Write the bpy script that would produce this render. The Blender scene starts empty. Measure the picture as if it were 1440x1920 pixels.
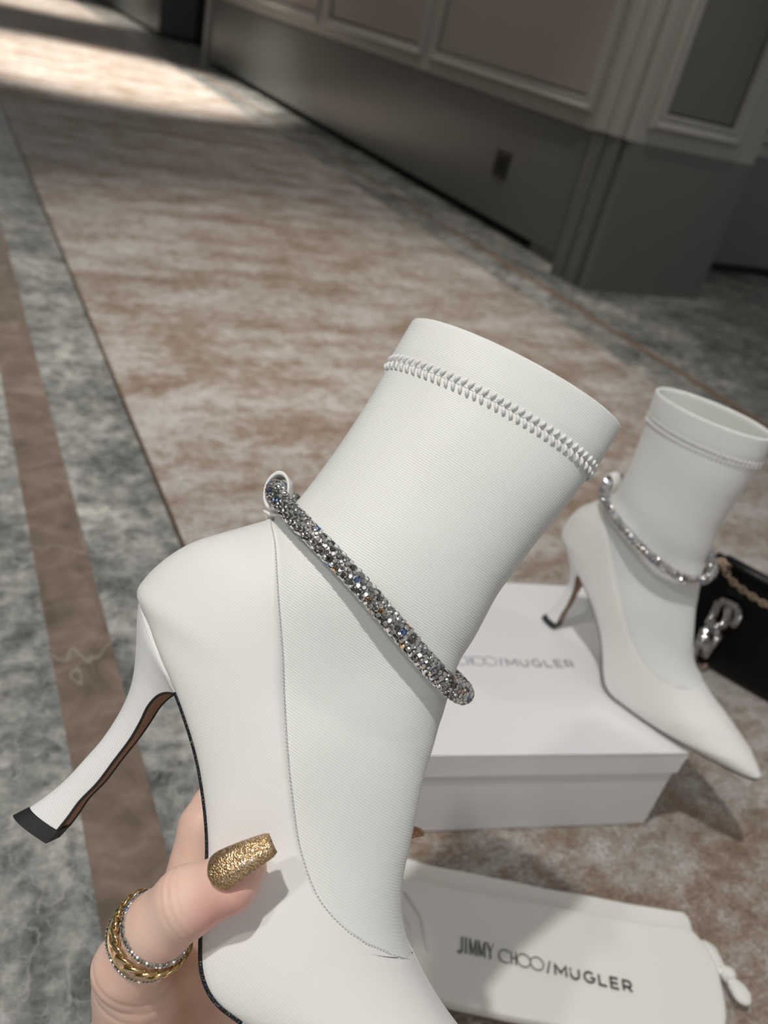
import bpy, bmesh, math, random
import numpy as np
from mathutils import Vector, Matrix

SC = bpy.context.scene
COL = SC.collection
random.seed(4)

# ---------------------------------------------------------------- camera
CAM={"right":[0.885113,-0.414654,0.211275],"up":[0.057751,0.548345,0.834256],"back":[-0.461779,-0.72621,0.509294]}
cam_d = bpy.data.cameras.new('camera'); cam = bpy.data.objects.new('camera', cam_d); COL.objects.link(cam)
cam_d.sensor_fit = 'VERTICAL'; cam_d.sensor_height = 36.0; cam_d.lens = 1550.0 / 1920.0 * 36.0
cam_d.clip_start = 0.01; cam_d.clip_end = 100
cam.matrix_world = Matrix([[CAM['right'][i], CAM['up'][i], CAM['back'][i], (0, 0, .58)[i]] for i in range(3)] + [[0, 0, 0, 1]])
cam_d.dof.use_dof = True; cam_d.dof.focus_distance = 0.315; cam_d.dof.aperture_fstop = 10.0
SC.camera = cam

# ---------------------------------------------------------------- world, lights, exposure
world = bpy.data.worlds.new('world'); SC.world = world; world.use_nodes = True
world.node_tree.nodes['Background'].inputs[0].default_value = (1.0, .99, .96, 1)
world.node_tree.nodes['Background'].inputs[1].default_value = 0.22
SC.view_settings.view_transform = 'Standard'; SC.view_settings.look = 'None'
SC.view_settings.gamma = 1.0; SC.view_settings.use_curve_mapping = False
SC.view_settings.exposure = 0.1

def spot(name, loc, to, power, deg, blend, color, radius):
    d = bpy.data.lights.new(name, 'SPOT'); o = bpy.data.objects.new(name, d); COL.objects.link(o)
    d.energy = power; d.spot_size = math.radians(deg); d.spot_blend = blend; d.color = color; d.shadow_soft_size = radius
    o.location = loc; o.rotation_euler = (Vector(to) - Vector(loc)).to_track_quat('-Z', 'Y').to_euler()
WARM = (1, .93, .84)
# recessed ceiling downlights along the corridor, plus an added corner spot
spot('downlight_key', (-.65, .15, 2.6), (.22, .30, 0.1), 112, 58, .9, (1, .97, .93), .035)
spot('downlight_side', (1.5, .15, 2.6), (.5, .45, 0), 14, 50, .9, (1, .96, .9), .05)
spot('downlight_left', (-1.5, .05, 2.6), (.35, .25, 0), 44, 50, .9, (1, .96, .9), .06)
spot('downlight_mid', (.7, 1.65, 2.6), (.72, 1.65, 0), 165, 50, 1.0, WARM, .05)
spot('downlight_far', (.8, 5.0, 2.6), (.8, 5.0, 0), 820, 50, .7, WARM, .05)
spot('downlight_wall', (1.25, 2.9, 2.6), (1.7, 2.7, .6), 46, 70, 1.0, WARM, .05)
spot('added_corner_spot', (1.2, 1.45, 2.6), (1.70, 1.97, .55), 60, 24, 1.0, WARM, .04)  # extra narrow spot added to brighten the pilaster and its mouldings
spot('downlight_end', (.75, 8.8, 2.6), (.75, 8.8, 0), 620, 56, .8, WARM, .05)
def area(name, loc, to, power, sx, sy, color):
    d = bpy.data.lights.new(name, 'AREA'); o = bpy.data.objects.new(name, d); COL.objects.link(o)
    d.shape = 'RECTANGLE'; d.size = sx; d.size_y = sy; d.energy = power; d.color = color
    o.location = loc; o.rotation_euler = (Vector(to) - Vector(loc)).to_track_quat('-Z', 'Y').to_euler()
# added soft fill from behind the camera, no real source there
area('front_fill', (-.9, -1.6, 1.7), (.2, .4, .3), 5, 1.6, 1.2, (1, 1, 1))

# ---------------------------------------------------------------- helpers
def tag(o, label=None, cat=None, group=None, kind=None):
    if label: o['label'] = label
    if cat: o['category'] = cat
    if group: o['group'] = group
    if kind: o['kind'] = kind
    return o
def empty(name, loc=(0, 0, 0), rz=0):
    o = bpy.data.objects.new(name, None); COL.objects.link(o); o.location = loc; o.rotation_euler = (0, 0, rz)
    o.empty_display_size = .02
    return o
def link(name, me, mats, parent=None, smooth=True):
    o = bpy.data.objects.new(name, me); COL.objects.link(o)
    for m in (mats if isinstance(mats, (list, tuple)) else [mats]): me.materials.append(m)
    if smooth: me.shade_smooth()
    if parent: o.parent = parent
    return o
class MB:
    """collects polygons of one mesh"""
    def __init__(s): s.v = []; s.f = []; s.m = []
    def add(s, vs, fs, mi=0):
        n = len(s.v); s.v += [tuple(map(float, p)) for p in vs]; s.f += [[i + n for i in f] for f in fs]; s.m += [mi] * len(fs)
    def grid(s, rows, closed=False, mi=0, cap0=False, cap1=False, flip=False):
        n = len(rows[0]); vs = [p for r in rows for p in r]; fs = []
        for i in range(len(rows) - 1):
            for j in range(n if closed else n - 1):
                k = (j + 1) % n; q = [i * n + j, i * n + k, (i + 1) * n + k, (i + 1) * n + j]
                fs.append(q[::-1] if flip else q)
        if cap0: fs.append(list(range(n))[::-1])
        if cap1: fs.append([(len(rows) - 1) * n + j for j in range(n)])
        s.add(vs, fs, mi)
    def box(s, x0, x1, y0, y1, z0, z1, mi=0, T=None):
        vs = [(x, y, z) for x in (x0, x1) for y in (y0, y1) for z in (z0, z1)]
        if T: vs = [T(*p) for p in vs]
        s.add(vs, [(0, 1, 3, 2), (4, 6, 7, 5), (0, 4, 5, 1), (2, 3, 7, 6), (0, 2, 6, 4), (1, 5, 7, 3)], mi)
    def tube(s, pts, r, n=10, closed=False, mi=0, up=None, flat=1.0):
        P = [Vector(p) for p in pts]; rows = []; N = len(P); prev = None
        for i in range(N):
            a = P[(i - 1) % N] if (closed or i > 0) else P[0]; b = P[(i + 1) % N] if (closed or i < N - 1) else P[-1]
            t = (b - a).normalized()
            if prev is None:
                ref = Vector(up) if up else (Vector((0, 0, 1)) if abs(t.z) < .9 else Vector((1, 0, 0)))
                u = (ref - t * ref.dot(t)).normalized()
            else: u = (prev - t * prev.dot(t)).normalized()
            prev = u; w = t.cross(u); rr = r[i] if isinstance(r, (list, tuple)) else r
            rows.append([P[i] + (u * math.cos(2 * math.pi * k / n) + w * math.sin(2 * math.pi * k / n) * flat) * rr for k in range(n)])
        if closed: rows.append(rows[0])
        s.grid(rows, closed=True, mi=mi, cap0=not closed, cap1=not closed)
    def build(s, name, mats, parent=None, smooth=True, merge=0, fix=True):
        me = bpy.data.meshes.new(name); me.from_pydata(s.v, [], s.f); me.polygons.foreach_set('material_index', s.m)
        if merge or fix:
            bm = bmesh.new(); bm.from_mesh(me)
            if merge:
                bmesh.ops.remove_doubles(bm, verts=bm.verts, dist=merge)
            if fix: bmesh.ops.recalc_face_normals(bm, faces=bm.faces)
            bm.to_mesh(me); bm.free()
        me.update()
        return link(name, me, mats, parent, smooth)
def bevel(o, w, seg=3, ang=40):
    b = o.modifiers.new('bevel', 'BEVEL'); b.width = w; b.segments = seg; b.limit_method = 'ANGLE'; b.angle_limit = math.radians(ang)
    return o
def catmull(P, n):
    """resample rows of numbers to n by centripetal-like Catmull-Rom over the index"""
    P = np.array(P, float); m = len(P); out = []
    for k in range(n):
        u = k * (m - 1) / (n - 1); i = min(int(u), m - 2); f = u - i
        p0 = P[max(i - 1, 0)]; p1 = P[i]; p2 = P[i + 1]; p3 = P[min(i + 2, m - 1)]
        out.append(.5 * ((2 * p1) + (p2 - p0) * f + (2 * p0 - 5 * p1 + 4 * p2 - p3) * f * f + (3 * p1 - p0 - 3 * p2 + p3) * f ** 3))
    return np.array(out)

# ---------------------------------------------------------------- materials
def mat(name, color, rough=.5, metal=0., **kw):
    m = bpy.data.materials.new(name); m.use_nodes = True; b = m.node_tree.nodes['Principled BSDF']
    b.inputs['Base Color'].default_value = (*color, 1); b.inputs['Roughness'].default_value = rough; b.inputs['Metallic'].default_value = metal
    for k, v in kw.items(): b.inputs[k.replace('_', ' ')].default_value = v
    return m
def nodes(m): return m.node_tree.nodes, m.node_tree.links, m.node_tree.nodes['Principled BSDF']
def ND(N, t, **kw):
    n = N.new(t)
    for k, v in kw.items():
        if k in n.inputs: n.inputs[k].default_value = v
        else: setattr(n, k, v)
    return n
def ramp(N, stops):
    r = N.new('ShaderNodeValToRGB'); e = r.color_ramp.elements
    while len(e) > 1: e.remove(e[-1])
    e[0].position = stops[0][0]; e[0].color = (*stops[0][1], 1)
    for p, c in stops[1:]:
        x = e.new(p); x.color = (*c, 1)
    return r
def coords(N, L, scale=(1, 1, 1), rot=(0, 0, 0), src='Object'):
    tc = N.new('ShaderNodeTexCoord'); mp = N.new('ShaderNodeMapping'); mp.inputs['Scale'].default_value = scale; mp.inputs['Rotation'].default_value = rot
    L.new(tc.outputs[src], mp.inputs[0]); return mp.outputs[0]
def add_bump(m, h, strength, dist):
    N, L, b = nodes(m); bp = N.new('ShaderNodeBump'); bp.inputs['Strength'].default_value = strength; bp.inputs['Distance'].default_value = dist
    L.new(h, bp.inputs['Height']); L.new(bp.outputs[0], b.inputs['Normal']); return bp
def mixrgb(N, L, fac, a, b, mode='MIX'):
    x = N.new('ShaderNodeMix'); x.data_type = 'RGBA'; x.blend_type = mode
    for s, v in ((0, fac), (6, a), (7, b)):
        if hasattr(v, 'links'): L.new(v, x.inputs[s])
        else: x.inputs[s].default_value = v if s == 0 else (*v, 1)
    return x.outputs[2]

def satin(name, col, rot, strength=.25):
    m = mat(name, col, .52, Sheen_Weight=.25, Sheen_Roughness=.4); N, L, b = nodes(m)
    c = coords(N, L, rot=rot)
    w = ND(N, 'ShaderNodeTexWave', wave_type='BANDS', bands_direction='Z'); w.inputs['Scale'].default_value = 320; w.inputs['Distortion'].default_value = .6; w.inputs['Detail'].default_value = 0
    L.new(c, w.inputs[0])
    n = ND(N, 'ShaderNodeTexNoise'); n.inputs['Scale'].default_value = 1800; L.new(c, n.inputs[0])
    n2 = ND(N, 'ShaderNodeTexNoise'); n2.inputs['Scale'].default_value = 28; n2.inputs['Detail'].default_value = 2; L.new(c, n2.inputs[0])
    a = ND(N, 'ShaderNodeMath', operation='MULTIPLY_ADD'); L.new(n.outputs[0], a.inputs[0]); a.inputs[1].default_value = .9; L.new(w.outputs[1], a.inputs[2])
    bp = add_bump(m, a.outputs[0], strength, .00012)
    bp2 = N.new('ShaderNodeBump'); bp2.inputs['Strength'].default_value = .3; bp2.inputs['Distance'].default_value = .002
    L.new(n2.outputs[0], bp2.inputs['Height']); L.new(bp2.outputs[0], bp.inputs['Normal'])
    # tiny glints in the weave
    r = ramp(N, [(0, (.56,) * 3), (.62, (.52,) * 3), (.75, (.3,) * 3)]); L.new(n.outputs[0], r.inputs[0]); L.new(r.outputs[0], b.inputs['Roughness'])
    return m
M_SOCK = satin('stretch_satin', (.80, .81, .79), (0, .04, 0), .5)
M_FOOT = satin('foot_satin', (.85, .845, .825), (0, -.05, 0), .22)
M_HEELF = satin('heel_satin', (.86, .86, .85), (0, -.35, 0), .4)
M_THREAD = mat('thread', (.78, .78, .77), .5)
M_THREAD_G = mat('thread_grey', (.62, .63, .64), .5)
M_LINING = mat('lining_jersey', (.68, .70, .64), .9)
M_TAN = mat('tan_leather', (.40, .235, .15), .35)
M_NUDE = mat('nude_leather', (.62, .55, .40), .5)
M_RUBBER = mat('black_rubber', (.018, .019, .02), .55)
M_EDGE = mat('black_glitter_edge', (.012, .014, .018), .28)
N, L, b = nodes(M_EDGE); c = coords(N, L); v = ND(N, 'ShaderNodeTexVoronoi'); v.inputs['Scale'].default_value = 1500; L.new(c, v.inputs[0])
r = ramp(N, [(0, (.008, .009, .012)), (.9, (.012, .014, .02)), (.97, (.45, .5, .55))]); L.new(v.outputs['Color'], r.inputs[0]); L.new(r.outputs[0], b.inputs['Base Color']); add_bump(M_EDGE, v.outputs[0], .9, .0005)
M_CORE = mat('dark_metal_mesh', (.30, .29, .28), .4, .9)
M_CRY = [mat('crystal_clear', (.88, .87, .86), .14, 1.), mat('crystal_smoke', (.58, .58, .60), .12, 1.), mat('crystal_dark', (.25, .24, .235), .1, 1.),
         mat('crystal_blue', (.25, .42, .95), .04, 1.), mat('crystal_amber', (.95, .62, .35), .04, 1.), mat('crystal_bright', (1, 1, 1), .14, 1.)]
# ---------------------------------------------------------------- measured shapes, metres
ST=[[0.00019,0.26616,0.09991,0.27637,0.0225,0.0,0.5,0.0],[0.0023,0.2461,0.1011,0.25604,0.0235,0.0,0.5,0.0],[0.00476,0.22539,0.10074,0.23549,0.025,0.0,0.5,0.0],[0.00613,0.20367,0.09924,0.2177,0.0262,0.0,0.5,0.0],[0.00642,0.18758,0.09851,0.19898,0.027,0.0,0.5,0.0],[0.00631,0.17683,0.09838,0.18742,0.0275,0.0,0.5,0.0],[0.0054,0.1676,0.10056,0.16871,0.028,0.0,0.5,0.0],[0.00196,0.15946,0.10115,0.1571,0.0285,0.0,0.48,0.0],[-0.00418,0.15143,0.10428,0.14611,0.029,0.0,0.45,0.1975],[-0.0117,0.14214,0.10748,0.13661,0.029,0.0,0.42,0.3225],[-0.0196,0.13144,0.10937,0.13016,0.029,0.0,0.42,0.4225],[-0.02453,0.12001,0.11159,0.12399,0.029,0.0,0.42,0.4925],[-0.02649,0.10902,0.11313,0.11918,0.029,0.0,0.42,0.535],[-0.02398,0.1012,0.11455,0.11457,0.029,0.12,0.42,0.555],[-0.01131,0.09588,0.11842,0.10464,0.029,0.45,0.42,0.5475],[0.0021,0.08956,0.12259,0.09507,0.029,0.62,0.42,0.54],[0.01615,0.08308,0.12672,0.0856,0.029,0.72,0.42,0.5275],[0.02873,0.07598,0.13023,0.07703,0.0291,0.76,0.42,0.5275],[0.04173,0.067,0.13456,0.06917,0.0294,0.76,0.42,0.5325],[0.05504,0.05519,0.14001,0.06226,0.03,0.78,0.42,0.5875],[0.06528,0.04431,0.14551,0.05742,0.031,0.82,0.42,1.0],[0.07478,0.03134,0.15085,0.05422,0.0325,0.86,0.36,1.0],[0.0816,0.02151,0.15972,0.04992,0.0338,0.9,0.34,1.0],[0.0892,0.01332,0.1706,0.04585,0.0344,0.92,0.32,1.0],[0.0981,0.00931,0.18294,0.04236,0.0345,0.93,0.3,1.0],[0.10998,0.00914,0.19431,0.03832,0.033,0.94,0.28,1.0],[0.13,0.0098,0.2105,0.0325,0.0305,0.95,0.2,1],[0.155,0.0115,0.2155,0.0305,0.0255,0.95,0.2,1],[0.18,0.0135,0.2195,0.0285,0.0185,0.95,0.2,1],[0.2,0.0153,0.2235,0.0265,0.0125,0.95,0.22,1],[0.215,0.017,0.2255,0.025,0.0082,0.95,0.25,1],[0.2235,0.0185,0.2275,0.0238,0.0048,0.95,0.3,1],[0.228,0.0205,0.229,0.0225,0.002,0.9,0.4,1]]
SEAM=[[-0.00073,0.16185],[0.0072,0.15688],[0.01759,0.14889],[0.04063,0.12339],[0.0534,0.1078],[0.06636,0.09298],[0.07691,0.08165],[0.08901,0.06951],[0.09994,0.06149],[0.10936,0.0568],[0.12191,0.05417],[0.1336,0.05388],[0.14241,0.05453],[0.15174,0.0544]]
HEEL=[[-0.00805,0.00576,0.00844,0.00779,0.006],[-0.00518,0.01387,0.00859,0.01415,0.0055],[-0.00288,0.0234,0.00844,0.02161,0.005],[-0.00166,0.03428,0.00979,0.03132,0.0048],[-0.0008,0.0439,0.00991,0.04178,0.005],[-0.00122,0.05371,0.01016,0.05245,0.0058],[-0.00253,0.06214,0.00963,0.06054,0.0072],[-0.00495,0.06983,0.00876,0.06842,0.0095],[-0.0092,0.07762,0.01041,0.07522,0.0125],[-0.01494,0.08582,0.01572,0.07976,0.017],[-0.02093,0.09397,0.02227,0.0793,0.0205],[-0.02546,0.10106,0.0286,0.07516,0.0215]]
TOPLIFT=[[-0.0086,0.00536,0.00884,0.00792,0.0064],[-0.01183,-0.00091,0.00805,0.00141,0.007]]
HELD=[[0.61253,0.49702,0.61464,0.02268],[-0.7586,0.58812,0.28042,0.23318],[-0.22211,-0.63804,0.73728,0.26862],[0.0,0.0,0.0,1.0]]
CONES={"thumb":[[0.0546,0.16581,0.20817,0.0185],[0.04784,0.16951,0.26228,0.0126],[0.05682,0.16819,0.28622,0.012],[0.06565,0.16567,0.30143,0.0118],[0.07798,0.16096,0.31375,0.0097],[0.0845,0.1616,0.31861,0.0064]],"palm":[[0.07136,0.14499,0.12495,0.024],[0.05541,0.16829,0.20262,0.0185]],"palm2":[[0.07784,0.20185,0.21975,0.0125],[0.06699,0.17678,0.18202,0.018],[0.07136,0.14499,0.12495,0.022]],"palm3":[[0.09195,0.18948,0.20313,0.0125],[0.08302,0.16811,0.16457,0.018],[0.07447,0.14595,0.11931,0.022]],"palm4":[[0.10478,0.1755,0.18697,0.012],[0.09623,0.15857,0.15508,0.016],[0.07661,0.14494,0.11983,0.022]],"palm5":[[0.11514,0.16202,0.17322,0.0115],[0.10412,0.14789,0.14701,0.0145],[0.07847,0.14129,0.1163,0.02]],"thenar":[[0.05365,0.17254,0.24634,0.015],[0.07376,0.18935,0.21983,0.014]],"thenar2":[[0.0546,0.16581,0.20817,0.0185],[0.08184,0.18129,0.18621,0.016]],"index":[[0.07784,0.20185,0.21975,0.0125],[0.09221,0.23029,0.24978,0.0098],[0.10431,0.24108,0.26436,0.0088],[0.11909,0.2457,0.28041,0.0082],[0.13193,0.24685,0.29369,0.0068]],"middle":[[0.09195,0.18948,0.20313,0.0125],[0.12514,0.19853,0.22258,0.0095],[0.15157,0.19196,0.25288,0.008],[0.16215,0.18308,0.27335,0.0066]],"ringf":[[0.10478,0.1755,0.18697,0.012],[0.13758,0.17972,0.2031,0.0092],[0.15019,0.17637,0.22153,0.0078],[0.15496,0.17038,0.23696,0.0064]],"little":[[0.11514,0.16202,0.17322,0.0115],[0.14163,0.16465,0.19314,0.0082],[0.15417,0.15949,0.21287,0.007],[0.15844,0.15499,0.22601,0.006]],"arm":[[0.07136,0.14499,0.12495,0.024],[0.02442,-0.02224,0.19737,0.033]]}
NAIL={"base":[0.06877,0.15877,0.32388],"tip":[0.0899,0.15852,0.33483]}
MNAIL={"base":[0.16099,0.18037,0.27924],"tip":[0.16596,0.17386,0.2892]}
RING={"c":[0.05664,0.16817,0.28602],"ax":[0.30324,-0.23011,0.92858]}
GLYPHS=[[[-0.0312,0.0986],[-0.0222,0.0999],[-0.0125,0.1004]],[[-0.0125,0.1004],[-0.0069,0.0924],[-0.0065,0.0834],[-0.0092,0.0777]],[[-0.0202,0.0953],[-0.0166,0.0847],[-0.0161,0.0717]],[[-0.032,0.0955],[-0.0308,0.0806],[-0.0312,0.0642]],[[-0.0295,0.0654],[-0.0149,0.0712]],[[-0.0311,0.0589],[-0.0154,0.0601]],[[-0.0319,0.0557],[-0.0306,0.0374],[-0.0282,0.0109]],[[-0.0153,0.0588],[-0.0169,0.0413],[-0.0189,0.0232]],[[-0.0275,0.0505],[-0.0228,0.0372]],[[-0.0323,0.0362],[-0.0184,0.0347]]]
BAG_O=[0.7848,0.4426,0.0]
BAG_U=[0.4681,-0.8837,0.0]

# ---------------------------------------------------------------- crystals
def stones(mb, pts, rng, r=.00118, facets=8):
    """pts: (position, outward normal); faceted round stones, one mesh"""
    for p, n in pts:
        p = Vector(p); n = Vector(n).normalized() + Vector((rng.uniform(-.14, .14), rng.uniform(-.14, .14), rng.uniform(-.14, .14))); n.normalize()
        t = n.orthogonal().normalized(); w = n.cross(t); a0 = rng.uniform(0, 1); rr = r * rng.uniform(.88, 1.08)
        ring0 = [p + (t * math.cos(a0 + k * 2 * math.pi / facets) + w * math.sin(a0 + k * 2 * math.pi / facets)) * rr for k in range(facets)]
        ring1 = [p + n * rr * .42 + (t * math.cos(a0 + k * 2 * math.pi / facets) + w * math.sin(a0 + k * 2 * math.pi / facets)) * rr * .62 for k in range(facets)]
        vs = ring0 + ring1
        fs = [[k, (k + 1) % facets, facets + (k + 1) % facets, facets + k] for k in range(facets)] + [[facets + k for k in range(facets)]]
        mi = rng.choices([1, 2, 3, 4, 5, 6], [46, 27, 8, 2.2, 2.6, 16])[0]
        mb.add(vs, fs, mi)

# ---------------------------------------------------------------- the ankle boot (own coordinates: x towards the toe, z up)
NS = 150
SEC = catmull(ST, NS)
for c_ in (4, 5, 6):
    k_ = np.pad(SEC[:, c_], 5, mode='edge'); SEC[:, c_] = np.convolve(k_, np.ones(11) / 11, 'valid')
SEC[-1, 4] = .0015
SEAMC = catmull(SEAM, 160)
def seam_t(row):
    p = np.array([row[0], row[1]]); q = np.array([row[2], row[3]]); d = q - p
    n = np.array([-d[1], d[0]]); s = (SEAMC - p) @ n
    k = np.where(s[:-1] * s[1:] <= 0)[0]
    if len(k) == 0: return 0. if s.mean() < 0 else 1.
    k = k[0]; f = s[k] / (s[k] - s[k + 1]) if s[k] != s[k + 1] else 0
    x = SEAMC[k] * (1 - f) + SEAMC[k + 1] * f
    return float(np.clip((x - p) @ d / (d @ d), 0, 1))
SEC[:, 7] = [seam_t(r) for r in SEC]
def secW(t, w, b, tm):
    if t >= tm:
        u = (t - tm) / (1 - tm); return w * math.sqrt(max(0, 1 - u * u))
    u = (tm - t) / tm; return w * (b + (1 - b) * math.sqrt(max(0, 1 - u * u)))
def dent(a, h):
    """soft hollows of the empty boot, as a share of the half width"""
    d = 0
    for (ca, ch, ra, rh, k) in ((.075, .135, .022, .026, .13), (.125, .085, .02, .014, .08), (.045, .205, .03, .02, .05), (.085, .232, .018, .018, -.04), (.075, .098, .016, .025, -.05), (.02, .23, .015, .02, .06)):
        d += k * math.exp(-((a - ca) / ra) ** 2 - ((h - ch) / rh) ** 2)
    return 1 - d
def secpt(row, t, side, off=0.):
    a0, h0, a1, h1, w, b, tm = row[:7]
    w = max(w, .0005); b = min(max(b, 0), .97)
    a = a0 + (a1 - a0) * t; h = h0 + (h1 - h0) * t
    y = secW(t, w, b, tm)
    if off:
        e = 1e-3; t1 = min(1, t + e); t0 = max(0, t - e)
        cl = math.hypot(a1 - a0, h1 - h0)
        dy = (secW(t1, w, b, tm) - secW(t0, w, b, tm)); dt = (t1 - t0) * cl
        nl = math.hypot(dy, dt) or 1
        nt, ny = -dy / nl, dt / nl
        a += (a1 - a0) / cl * nt * off; h += (h1 - h0) / cl * nt * off; y = max(0, y + ny * off)
    return (a, y * side * dent(a, h), h)
def tsamples(t0, t1, n):
    p0 = math.acos(1 - 2 * t0); p1 = math.acos(max(-1, 1 - 2 * t1))
    return [(1 - math.cos(p0 + (p1 - p0) * k / n)) / 2 for k in range(n + 1)]

def boot(name):
    root = empty(name)
    NA, NB = 18, 26
    # upper sock
    mb = MB(); i_cuff = int(round(1 * (NS - 1) / (len(ST) - 1)))
    rows = []; extra = 0
    for i in range(i_cuff, NS):
        row = SEC[i]; ts = row[7]
        if ts > .995:
            extra += 1
            if extra > 5: break
        under = ts > .94
        ts = min(ts, .94)
        tt = tsamples(ts, 1, NB)
        o_ = -.0010 * extra if under else 0
        r = [secpt(row, t, -1, o_) for t in tt]; l = [secpt(row, t, 1, o_) for t in tt]
        if ts > .01:
            r[0] = secpt(row, ts, -1, -.0006); l[0] = secpt(row, ts, 1, -.0006)
        rows.append(r + l[::-1][1:])
    mb.grid(rows)
    mb.build('stretch_sock', M_SOCK, root, merge=2e-5)
    # foot panel, lies over the sock with a thin edge
    mb = MB(); rows = []; first = None
    for i in range(NS):
        row = SEC[i]; ts = row[7]
        if ts <= .012: continue
        if first is None: first = i
        if ts > .965: ts = 1.0
        tt = tsamples(0, ts, NA)
        off = .0005
        r = [secpt(row, t, -1, off) for t in tt]; l = [secpt(row, t, 1, off) for t in tt]
        er = secpt(row, ts, -1, -.0008); el = secpt(row, ts, 1, -.0008)
        if ts > .985: er = r[-1]; el = l[-1]
        rows.append([er] + r[::-1] + l + [el])
    mb.grid(rows); last = rows[-1]
    mb.add(last, [list(range(len(last)))])
    mb.build('foot_panel', M_FOOT, root, merge=2e-5)
    # cuff: doubled band over the top edge, rolling inwards
    mb = MB(); rows = []
    seq = []
    for k in range(0, i_cuff + 1): seq.append((i_cuff - k, .0002 if k == 0 else .0011))
    for k in range(len(seq)):
        i, off = seq[k]; rows.append((SEC[i], off, 0))
    top = SEC[0]
    for dz, off in ((.0008, .0009), (.0012, .0002), (.0012, -.0006), (.0006, -.0013)): rows.append((top, off, dz))
    for k in range(0, i_cuff + 5): rows.append((SEC[k], -.0016, 0))
    out = []
    tt = tsamples(0, 1, 40)
    for row, off, dz in rows:
        r = [secpt(row, t, -1, off) for t in tt]; l = [secpt(row, t, 1, off) for t in tt]
        out.append([(p[0], p[1], p[2] + dz) for p in r + l[::-1][1:-1]])
    mb.grid(out, closed=True)
    mb.build('cuff', M_SOCK, root)
    # lining
    mb = MB(); out = []
    for i in range(i_cuff + 3, int(NS * 15 / len(ST))):
        r = [secpt(SEC[i], t, -1, -.0014) for t in tt]; l = [secpt(SEC[i], t, 1, -.0014) for t in tt]
        out.append(r + l[::-1][1:-1])
    mb.grid(out, closed=True, cap1=True)
    mb.build('lining', M_LINING, root, fix=False)
    # cover stitch below the cuff
    mb = MB(); row = SEC[i_cuff]; d = 0; prev = None; dense = []
    for side in (-1, 1):
        for k in range(400):
            t = k / 399 if side == -1 else 1 - k / 399
            dense.append(Vector(secpt(row, t, side, .0006)))
    acc = 0; nxt = 0; prev = dense[0]; c = Vector(((row[0] + row[2]) / 2, 0, (row[1] + row[3]) / 2))
    upv = Vector((SEC[0][0] - row[0], 0, SEC[0][1] - row[1])).normalized(); n = 0
    for q in dense:
        acc += (q - prev).length; tang = (q - prev); prev = q
        if acc >= nxt and tang.length > 1e-6:
            tang.normalize(); o = (q - c); o -= upv * o.dot(upv); o.normalize()
            for sg, dz in ((1, .0018), (-1, -.0018)):
                a = q + upv * (dz + .0019) + tang * .0008 * sg; bb = q + upv * (dz - .0019) - tang * .0008 * sg
                m_ = (a + bb) / 2 + o * .0005
                mb.tube([a - o * .0004, a * .7 + bb * .3 + o * .0003, m_, a * .3 + bb * .7 + o * .0003, bb - o * .0004], [.0003, .0008, .00085, .0008, .0003], n=8)
            nxt += .0033; n += 1
    mb.build('cuff_stitching', M_THREAD, root)
    # seam stitching along the foot panel edge
    for side in (-1, 1):
        mb = MB()
        pts = [Vector(secpt(SEC[i], SEC[i][7], side, .0007)) for i in range(NS) if .012 < SEC[i][7] < .99]
        acc = 0; 
        L_ = [0]
        for k in range(1, len(pts)): L_.append(L_[-1] + (pts[k] - pts[k - 1]).length)
        def at(s):
            for k in range(1, len(pts)):
                if L_[k] >= s:
                    f = (s - L_[k - 1]) / max(1e-9, L_[k] - L_[k - 1]); return pts[k - 1].lerp(pts[k], f)
            return pts[-1]
        s = 0
        while s < L_[-1] - .001:
            mb.tube([at(s), at(s + .00045), at(s + .0009)], [.00015, .0003, .00015], n=6); s += .0014
        mb.build('seam_stitching', M_THREAD_G, root)
    # sole
    i17 = int(round(16.05 * (NS - 1) / (len(ST) - 1)))
    mb = MB(); rows = []; edge = {-1: [], 1: []}
    idx = list(range(i17, NS))
    for i in idx:
        row = SEC[i]; j = min(i + 1, NS - 1); k = max(i - 1, 0)
        tv = Vector((SEC[j][0] - SEC[k][0], 0, SEC[j][1] - SEC[k][1])).normalized(); nv = Vector((tv.z, 0, -tv.x))
        if nv.z > 0 and False: nv = -nv
        hw = row[4] * row[5]; p = Vector((row[0], 0, row[1]))
        sag = .0022 * min(1, hw / .02); top = []; 
        bot = [p + nv * (.0012 + sag * (1 - (k2 / 8.) ** 2)) + Vector((0, (hw + .0002) * k2 / 8., 0)) for k2 in range(-8, 9)]
        topv = [p - nv * .0006 + Vector((0, (hw + .0002) * k2 / 8., 0)) for k2 in range(8, -9, -1)]
        rows.append(bot + topv)
        for sd in (-1, 1): edge[sd].append(p + nv * .0004 + Vector((0, sd * (hw + .0004), 0)))
    mb.grid(rows, closed=True, cap0=True, cap1=True)
    mb.build('sole', M_NUDE, root)
    mb = MB(); mb.tube(edge[-1] + edge[1][::-1][1:], .00105, n=8); mb.build('sole_edge', M_EDGE, root)
    # heel
    H = catmull(HEEL, 60)
    hl = HEEL[-1]; hin = [hl[0] + .0035, hl[1] + .0035, hl[2] + .0015, hl[3] + .004, hl[4] * .93]
    def hsec(r, n=16, k=1.0):
        a0, h0, a1, h1, w = r; out = []
        for side in (-1, 1):
            ts = [i / n for i in range(n + 1)]
            if side == 1: ts = ts[::-1]
            for t in ts:
                # rounded back running into straight sides
                u = 1 - t; out.append((a0 + (a1 - a0) * t, side * w * k * (max(0, 1 - u ** 2.3)) ** .62 * (1 - .1 * t), h0 + (h1 - h0) * t))
        return out
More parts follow.
